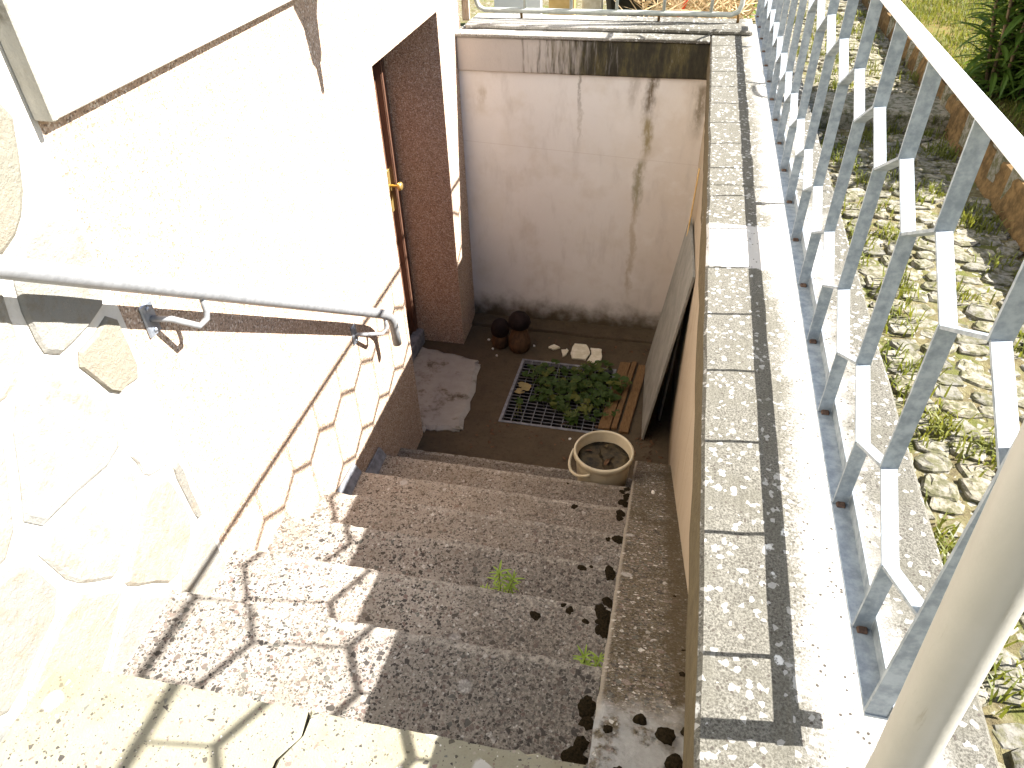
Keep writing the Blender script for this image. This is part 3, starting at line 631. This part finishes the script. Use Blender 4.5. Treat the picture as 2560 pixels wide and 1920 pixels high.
# ------------------------------------------------------------------ loose things on the landing
def mushroom(loc, cap, stem, lab):
    t_ = thing('mushroom_figure', loc, lab, 'ornament', 'mushroom ornaments by the end wall')
    link('cap', lathe(cap, 26, wob=.004, c=loc), 'cap_dark', t_); link('stem', lathe(stem, 26, wob=.008, c=loc), 'stem_brown', t_)
mushroom((-.918, 3.975, zf(3.975)), [(0, .19), (.045, .187), (.068, .20), (.077, .225), (.072, .255), (.052, .285), (.026, .305), (0, .31)], [(.045, -.005), (.068, .01), (.078, .05), (.076, .09), (.062, .14), (.045, .18), (.04, .20), (0, .2)], 'taller dark capped mushroom ornament by the whitewashed end wall')
mushroom((-1.060, 3.995, zf(3.995)), [(0, .10), (.050, .10), (.062, .115), (.066, .14), (.060, .175), (.042, .205), (.02, .218), (0, .22)], [(.04, -.005), (.056, .01), (.062, .04), (.058, .08), (.05, .11), (0, .12)], 'shorter round capped mushroom ornament nearest the cellar door')
def shard(poly, h, lab, nm='plaster_shard', grp='broken plaster on the landing'):
    c_ = [sum(p[i] for p in poly)/len(poly) for i in (0, 1)]; r_ = random.Random(len(poly)+int(c_[0]*1000)); pp = []
    for i in range(len(poly)):
        a, b = poly[i], poly[(i+1) % len(poly)]; pp += [a]+[(a[0]+(b[0]-a[0])*f+r_.uniform(-.006, .006), a[1]+(b[1]-a[1])*f+r_.uniform(-.006, .006)) for f in (.33, .66)]
    me = prism([(p[0]-c_[0], p[1]-c_[1]) for p in pp], 0, .012, nm, .002)
    o = link(nm, me, 'old_plaster', None, (c_[0], c_[1], zf(c_[1])+h)); o.rotation_euler = (R(4)-.06, R(2), 0); return tag(o, lab, 'plaster', grp)
shard([(-.561, 3.969), (-.55, 4.085), (-.47, 4.09), (-.44, 4.03), (-.43, 3.99), (-.45, 3.92), (-.542, 3.916)], .010, 'largest cream plaster slab lying above the drain grate')
shard([(-.435, 4.05), (-.356, 4.05), (-.345, 3.94), (-.374, 3.88), (-.438, 3.90), (-.415, 3.98)], .012, 'cream plaster slab broken off the right of the largest one')
shard([(-.725, 4.02), (-.69, 4.06), (-.645, 4.035), (-.69, 4.0)], .006, 'small pointed plaster fragment furthest left on the floor')
shard([(-.63, 4.0), (-.58, 4.005), (-.585, 3.96), (-.61, 3.925)], .008, 'small cream plaster fragment between the pointed one and the slab')
sh = lathe([(0, 0), (.007, .001), (.0085, .005), (.006, .010), (0, .012)], 10)
for k_, (x_, y_, z_, lab) in enumerate(((-1.159, 4.043, None, 'small white snail shell left of the shorter mushroom'), (-1.106, 3.93, None, 'small white snail shell in front of the shorter mushroom'), (-1.056, 3.85, None, 'small white snail shell on bare floor nearest the sill'),
                                 (-.825, 4.03, None, 'small white snail shell right of the taller mushroom'), (-.42, 3.08, None, 'small white snail shell on the floor behind the bucket'), (.07, 2.25, rp(2.25), 'pale snail shell lying on the side ramp beside the bucket'), (-.59, 4.03, None, 'tiny white pebble beside the plaster pieces'))):
    o = link('snail_shell', sh, 'shell', None, (x_, y_, (zf(y_) if z_ is None else z_+.006)+.004)); o.rotation_euler = (.5, k_*.7, k_); o.scale = (1.3, 1, 1); tag(o, lab, 'shell', 'scattered white shells')
# planks on the floor
for k_, (xa, xb, ya, yb, lab) in enumerate(((-.235, -.165, 3.20, 3.93, 'brown wooden plank lying next to the drain grate'), (-.158, -.125, 3.215, 3.95, 'narrow brown wooden plank, middle of the three beside the grate'), (-.112, -.055, 3.19, 3.92, 'brown wooden plank at the foot of the leaning panel'))):
    o = link('plank', hexa([(xa-.04, ya, zf(ya)+.001), (xb-.04, ya, zf(ya)+.001), (xb+.02, yb, zf(yb)+.001), (xa+.02, yb, zf(yb)+.001), (xa-.04, ya, zf(ya)+.022), (xb-.04, ya, zf(ya)+.022), (xb+.02, yb, zf(yb)+.022), (xa+.02, yb, zf(yb)+.022)], bev=.003), 'plank_wood'); tag(o, lab, 'plank', 'planks beside the grate')
# leaning panels
def sheet(a, b, c_, d_, th, nm, mt, lab, cat):
    P = [Vector(v) for v in (a, b, c_, d_)]; n = (P[1]-P[0]).cross(P[3]-P[0]).normalized()*th
    if n.x < 0: n = -n
    ctr = P[0]; vv = [p-ctr for p in P]+[p+n-ctr for p in P]
    o = link(nm, hexa([vv[0], vv[1], vv[5], vv[4], vv[3], vv[2], vv[6], vv[7]], bev=.002), mt, None, ctr); return tag(o, lab, cat)
sheet((-.015, 3.159, zf(3.159)), (-.052, 3.914, zf(3.914)), (.108, 3.95, -.86), (.134, 3.06, -.74), .014, 'leaning_hardboard', 'board_grey', 'large grey beige panel leaning against the right wall of the stairwell', 'panel')
sheet((.070, 3.36, zf(3.36)), (.062, 3.45, zf(3.45)), (.114, 3.30, -1.02), (.121, 3.21, -1.02), .012, 'leaning_plank', 'board_grey', 'narrow grey plank leaning behind the large panel', 'plank')
sheet((.070, 4.02, zf(4.02)), (.069, 4.05, zf(4.05)), (.113, 3.78, -.50), (.114, 3.75, -.50), .006, 'leaning_lath', 'lath', 'thin yellowish wooden lath leaning in the far right corner', 'lath')

rs = random.Random(77); items = []
for k_ in range(190):
    r_ = rs.random()
    if r_ < .45: x_, y_ = rs.gauss(.03, .05), rs.uniform(2.75, 3.5)
    elif r_ < .8: x_, y_ = rs.uniform(-1.0, .05), rs.gauss(3.03, .10)
    else: x_, y_ = rs.uniform(-1.1, 0), rs.gauss(4.08, .06)
    if y_ < 2.68 or x_ > wx(y_)-.01 or y_ > 4.2: continue
    items.append((leaf_lance(rs.uniform(.012, .035), rs.uniform(.008, .02), .15), orient((x_, y_, zf(y_)+.004), rs.uniform(0, 6.3), rs.uniform(-.1, .3), rs.uniform(-.5, .5))))
tag(link('leaf_litter', joined(items, 'leaf_litter'), 'stem_brown'), 'dark dead leaf scraps on the landing floor', 'litter', kind='stuff')
# ------------------------------------------------------------------ bucket
bl = Vector((-.178, 2.485, -1.658)); bk = thing('bucket', bl, 'cream plastic bucket of dirty water at the foot of the stairs', 'bucket')
link('bucket_body', lathe([(.115, 0), (.119, .003), (.138, .20), (.139, .215), (.150, .217), (.150, .235), (.146, .2385), (.138, .239), (.1365, .232), (.113, .008), (0, .008)], 44, c=bl), 'bucket_plastic', bk)
link('dirty_water', lathe([(.1325, .186), (.10, .188), (.05, .187), (0, .188)], 40, c=bl, wob=.006), 'bucket_muck', bk)
aa = [R(172+k*(80/12)) for k in range(13)]
hd = [bl+Vector((math.cos(a)*(.153+.022*math.sin((a-aa[0])/(aa[-1]-aa[0])*math.pi)), math.sin(a)*(.153+.022*math.sin((a-aa[0])/(aa[-1]-aa[0])*math.pi)), .206-.034*math.sin((a-aa[0])/(aa[-1]-aa[0])*math.pi))) for a in aa]
link('handle', tube(hd, .007, 8), 'bucket_plastic', bk)
rs = random.Random(8)
for k_ in range(5):
    a, d_ = rs.uniform(0, 6.3), rs.uniform(.02, .10); lv = leaf_lance(rs.uniform(.03, .06), rs.uniform(.015, .03), .2, 'soaked_leaf')
    lv.transform(orient(bl+Vector((math.cos(a)*d_*.8, math.sin(a)*d_*.8, .193+.001*k_)), rs.uniform(0, 6), -.05, rs.uniform(-.2, .2))); link('soaked_leaf', lv, 'stem_brown' if k_ % 2 else 'bucket_muck', bk)

bk.scale = (.95, .95, 1.16)
# ------------------------------------------------------------------ moss cushions, weeds
def mossmesh(seed):
    n, vv, ff = 18, [], []
    for j, (r_, z_) in enumerate(((1.12, -.004), (1, .003), (.78, .008), (.45, .011))):
        for k in range(n):
            a = 2*math.pi*k/n; q_ = 1+.42*mnoise.noise(Vector((math.cos(a)*1.6+seed*7, math.sin(a)*1.6, seed)))+.25*mnoise.noise(Vector((math.cos(a)*5+seed*3, math.sin(a)*5, 2)))
            vv.append((math.cos(a)*.020*r_*q_, math.sin(a)*.020*r_*q_, z_+mnoise.noise(Vector((a*9, j*5, seed)))*.002))
    vv.append((0, 0, .012))
    for j in range(3):
        for k in range(n): ff.append((j*n+k, j*n+(k+1) % n, (j+1)*n+(k+1) % n, (j+1)*n+k))
    ff += [(3*n+k, 3*n+(k+1) % n, 4*n) for k in range(n)]
    return mesh('moss', vv, ff, True)
mc = [mossmesh(k*1.37+.3) for k in range(7)]
def tread(y):
    for (yn, zn) in NOS:
        if y < yn-.002: return zn
    return zf(y)
rs = random.Random(14); spots = []
for yc, n_ in ((1.19, 5), (1.77, 5), (2.03, 4), (2.30, 4), (.84, 4), (.72, 3), (1.47, 2), (1.33, 2), (2.17, 2)):
    for k in range(n_): spots.append((-.042-abs(rs.gauss(0, .016)), yc+rs.gauss(0, .028), rs.uniform(.7, 1.5)))
spots += [(-.25, 2.03, .8), (-.24, 1.165, .9), (-.15, 1.20, .75), (-.15, 1.48, .8), (-.12, 1.49, .45), (-.17, 1.215, .5), (-.10, 1.175, .6), (-.085, 1.75, .6), (-.12, 1.31, .6), (-.32, 2.31, .4)]
for k_, (x_, y_, s) in enumerate(spots):
    o = link('moss_cushion', mc[k_ % 7], 'moss', None, (x_, y_, tread(y_)-.001)); o.scale = (s*.75, s*.95, s*.38); o.rotation_euler.z = k_*1.9
    tag(o, 'black moss cushion growing at the foot of the side ramp', 'moss', 'moss cushions beside the side ramp')
rs = random.Random(3)
for k_, (x_, y_, zz, s) in enumerate(((.03, .62, -.421, 1.3), (.06, .74, None, 1.1), (.11, .71, None, 1.6), (.14, .60, -.421, 1.2), (.13, .66, -.421, 1.5), (.02, .50, -.421, 1.2), (.07, .56, -.421, .7), (.155, .73, None, 1.3), (.12, .50, -.421, 1.6), (-.002, .70, -.421, .8), (.150, .92, None, .8), (.155, 1.02, None, .6), (.14, 1.3, None, .5))):
    o = link('moss_cushion', mc[k_ % 7], 'moss', None, (x_, y_, (rp(y_) if y_ > .70 else -.421) if zz is None else zz)); o.scale = (s*.52, s*.52, s*.3); o.rotation_euler.z = k_*2.3
    tag(o, 'black moss cushion on the whitish top of the side ramp', 'moss', 'moss cushions on the ramp top')
wl = leaf_lance(.036, .0065, .35, 'weed_leaf')
def weed(x_, y_, z_, hgt, n, lab, sc=1, whorl=True):
    t_ = thing('weed', (x_, y_, z_), lab, 'weed'); items = []; tips = [(0, 0, hgt), (.035, .02, hgt*.75), (-.045, -.015, hgt*.55), (.075, -.03, hgt*.3), (-.03, -.05, hgt*.25)]
    sts = []
    for tx, ty, th in tips:
        sts.append((tube([(x_, y_, z_-.002), (x_+tx*.6, y_+ty*.6, z_+th*.6), (x_+tx, y_+ty, z_+th)], .0018, 5), Matrix()))
        for lvl in (.35, .6, .8, .93, 1.0):
            for k in range(n):
                items.append((wl, orient(Vector((x_+tx*lvl, y_+ty*lvl, z_+th*lvl)), 2*math.pi*k/n+lvl*3+rs.uniform(-.2, .2), rs.uniform(.1, 1.0) if lvl > .9 else rs.uniform(-.2, .5), 0, sc*rs.uniform(.6, 1.0))))
    tag(link('stems', joined(sts, 'stems'), 'stalk', t_), kind='stuff'); tag(link('foliage', joined(items, 'weed_foliage'), 'leaf_weed', t_), kind='stuff')
weed(-.37, 1.262, NOS[3][1], .20, 6, 'bright green weed growing in the middle of the steps', 1.1)
weed(-.080, .985, NOS[2][1], .14, 6, 'green weed growing where the steps meet the side ramp', 1.0)

# ------------------------------------------------------------------ cobbled path, kerb, edging
path = tag(link('path', mesh('path', [(.505, -3, -.150), (1.135, -3, -.150), (1.135, 3.44, -.150), (.505, 3.44, -.150), (.505, 3.70, -.112), (1.135, 3.70, -.112), (1.135, 14, -.112), (.505, 14, -.112)], [(0, 1, 2, 3), (4, 5, 6, 7)]), 'soil'), kind='structure')
cob = []
rs = random.Random(4)
def cobmesh(a, b, h):
    bm = bmesh.new(); n = 8; rings = []
    an = [2*math.pi*k/n+rs.uniform(-.25, .25) for k in range(n)]; rad = [rs.uniform(.85, 1.08) for _ in range(n)]
    for (k, z_) in ((1, -.04), (1, h*.55), (.86, h*.9), (.5, h)):
        rings.append([bm.verts.new((math.copysign(abs(math.cos(t_))**.65, math.cos(t_))*a*k*r_, math.copysign(abs(math.sin(t_))**.65, math.sin(t_))*b*k*r_, z_+rs.uniform(-.003, .003))) for t_, r_ in zip(an, rad)])
    for r1, r2 in zip(rings, rings[1:]):
        for k in range(n): bm.faces.new((r1[k], r1[(k+1) % n], r2[(k+1) % n], r2[k]))
    bm.faces.new(rings[-1]); return bmmesh('cobble', bm)
for _ in range(10): cob.append(cobmesh(rs.uniform(.040, .050), rs.uniform(.030, .038), rs.uniform(.005, .011)))
cnt = 0; far = []
y = .5
while y < 9:
    x = .555+rs.uniform(-.02, .01)
    while x < 1.11:
        if not (3.40 < y < 3.76) and rs.random() > .04:
            zb = -.150 if y < 3.44 else -.112
            mx = (Vector((x, y+rs.uniform(-.012, .012), zb+rs.uniform(-.006, .006))), rs.uniform(-.6, .6), rs.uniform(.72, 1.12)); me = cob[rs.randrange(10)]
            if cnt < 298:
                o = link('cobble', me, 'cobble', path, mx[0]); o.rotation_euler.z = mx[1]; o.scale = (mx[2],)*3; cnt += 1
            else: far.append((me, Matrix.Translation(mx[0]) @ Matrix.Rotation(mx[1], 4, 'Z')))
        x += rs.uniform(.076, .092)
    y += .066
if far: tag(link('far_cobbles', joined(far, 'far_cobbles'), 'cobble', path), kind='stuff')
kb = link('kerb_stone', bx(-.32, .30, -.13, .13, -.15, .052, bev=.012, sub=8, rough=.006), 'cobble', None, (.83, 3.575, -.12)); tag(kb, 'pale concrete kerb step lying across the cobbled path', 'kerb')
edg = thing('path_edging', (1.15, 4, -.17), 'rust brown edging bank topped with pale stones between path and lawn', 'edging')
link('bank', hexa([(1.10, -2, -.2), (1.20, -2, -.2), (1.20, 12, -.2), (1.10, 12, -.2), (1.125, -2, -.01), (1.20, -2, -.01), (1.20, 12, -.01), (1.125, 12, -.01)], sub=60, rough=.014), 'rust_orange', edg)
y = 1.6
while y < 9:
    o = link('edging_stone', cob[rs.randrange(10)], 'cobble', edg, Vector((1.165+rs.uniform(-.012, .015), y, -.012))-edg.location); o.rotation_euler.z = 1.57+rs.uniform(-.3, .3); o.scale = (rs.uniform(1.2, 1.8), rs.uniform(1.2, 1.6), rs.uniform(2.4, 4.0)); y += rs.uniform(.11, .26)

# grass
def blades(n, fn, ln, nm, seed, w_=.004):
    r_ = random.Random(seed); vv, ff = [], []
    for _ in range(n):
        x_, y_, z_ = fn(r_); a = r_.uniform(0, 6.28); L = ln*r_.uniform(.4, 1); d = Vector((math.cos(a), math.sin(a), 0)); s = Vector((-d.y, d.x, 0))*w_
        le = r_.uniform(.2, .9); p = Vector((x_, y_, z_)); mdl = p+d*L*le*.35+Vector((0, 0, L*.6)); tip = p+d*L*le+Vector((0, 0, L*(1-.4*le)))
        n0 = len(vv); vv += [p-s, p+s, mdl+s*.8, mdl-s*.8, tip]; ff += [(n0, n0+1, n0+2, n0+3), (n0+3, n0+2, n0+4)]
    me = bpy.data.meshes.new(nm); me.from_pydata([tuple(v) for v in vv], [], ff); return me
def lawnfn(r_):
    while True:
        x_, y_ = r_.uniform(1.2, 3.6), r_.uniform(2.0, 9)
        if mnoise.noise(Vector((x_*2.2, y_*2.2, 0))) > -.5+r_.random()*.45: return x_, y_, -.035
tag(link('lawn_grass', blades(52000, lawnfn, .065, 'lawn_grass', 2, .0028), 'grass'), 'yellow green lawn grass beyond the path edging', 'grass', kind='stuff')
cs = [(random.Random(i).uniform(.54, 1.09), random.Random(i+99).uniform(.7, 5.5)) for i in range(120)]
def tuft(r_):
    c_ = cs[r_.randrange(120)]; x_ = min(max(c_[0]+r_.gauss(0, .03), .52), 1.11); y_ = c_[1]+r_.gauss(0, .035); return x_, y_, (-.148 if y_ < 3.44 else -.110)
tag(link('path_grass', blades(4200, tuft, .06, 'path_grass', 5, .0026), 'grass'), 'grass tufts sprouting between the cobbles of the path', 'grass', kind='stuff')

# ------------------------------------------------------------------ shrub with long leaves
sl = [leaf_lance(.17, .026, .45, 'leaf'), leaf_lance(.13, .022, .7, 'leaf'), leaf_lance(.20, .028, .25, 'leaf')]
for me in sl: me.materials.append(M['leaf_shrub'])
def shrub(nm, base, stems, hgt, spread, nl, lab, seed, parts=0):
    r_ = random.Random(seed); t_ = thing(nm, base, lab, 'shrub', 'shrubs on the lawn'); b = Vector(base); rest = []; sts = []; c_ = 0
    for s in range(stems):
        a = r_.uniform(0, 6.28); d = r_.random()**.6*spread; p0 = b+Vector((math.cos(a)*d*.6, math.sin(a)*d*.6, -.03)); h = hgt*r_.uniform(.65, 1); top_ = b+Vector((math.cos(a)*d*1.25, math.sin(a)*d*1.25, h))
        mid = p0.lerp(top_, .5)+Vector((r_.uniform(-.03, .03), r_.uniform(-.03, .03), 0)); sts.append((tube([p0, mid, top_], [.009, .006, .002], 6), Matrix()))
        for k in range(nl):
            f = .06+.94*((k+r_.random())/nl)**1.25; p = p0.lerp(mid, f*2) if f < .5 else mid.lerp(top_, f*2-1)
            mx = orient(p, k*2.4+r_.uniform(-.4, .4), r_.uniform(.0, .9), 0, r_.uniform(.6, 1.15)); me = sl[r_.randrange(3)]
            if c_ < parts: o = link('leaf', me, None, t_); o.matrix_basis = Matrix.Translation(-b) @ mx; c_ += 1
            else: rest.append((me, mx))
    tag(link('stems', joined(sts, 'stems'), 'bark', t_), kind='stuff')
    if rest: tag(link('foliage', joined(rest, 'foliage'), 'leaf_shrub', t_), kind='stuff')
shrub('leafy_shrub', (1.40, 3.64, -.03), 40, .92, .25, 48, 'leafy shrub with long narrow leaves beside the cobbled path', 5, 250)
shrub('leafy_shrub', (1.85, 3.45, -.03), 30, 1.0, .34, 40, 'leafy shrub furthest right on the lawn behind the first one', 6)
shrub('leafy_shrub', (1.52, 3.12, -.03), 16, .70, .17, 26, 'low leafy shrub nearest the camera on the lawn', 9)
shrub('leafy_shrub', (.20, 5.6, -.17), 12, .6, .25, 20, 'small leafy shrub behind the right end of the end railing', 12)

# ------------------------------------------------------------------ added unseen shape that throws the tapered shadow on the house wall
ln = thing('shadow_caster', (-.84, 2.5, .62), 'unseen dark tapered shape added to cast a shadow on the house wall', 'shadow caster')
link('caster_body', lathe([(.014, 0), (.022, .10), (.045, .12), (.062, .24), (.115, .34), (.12, .40), (.02, .46), (0, .46)], 20, c=(-.84, 2.50, .625)), 'black_plastic', ln)
link('bracket', tube([(hx(2.475)+.034, 2.475, 1.2), (-.84, 2.475, 1.2), (-.84, 2.475, 1.08)], .01, 8), 'black_plastic', ln)  # arm holding the added shadow caster
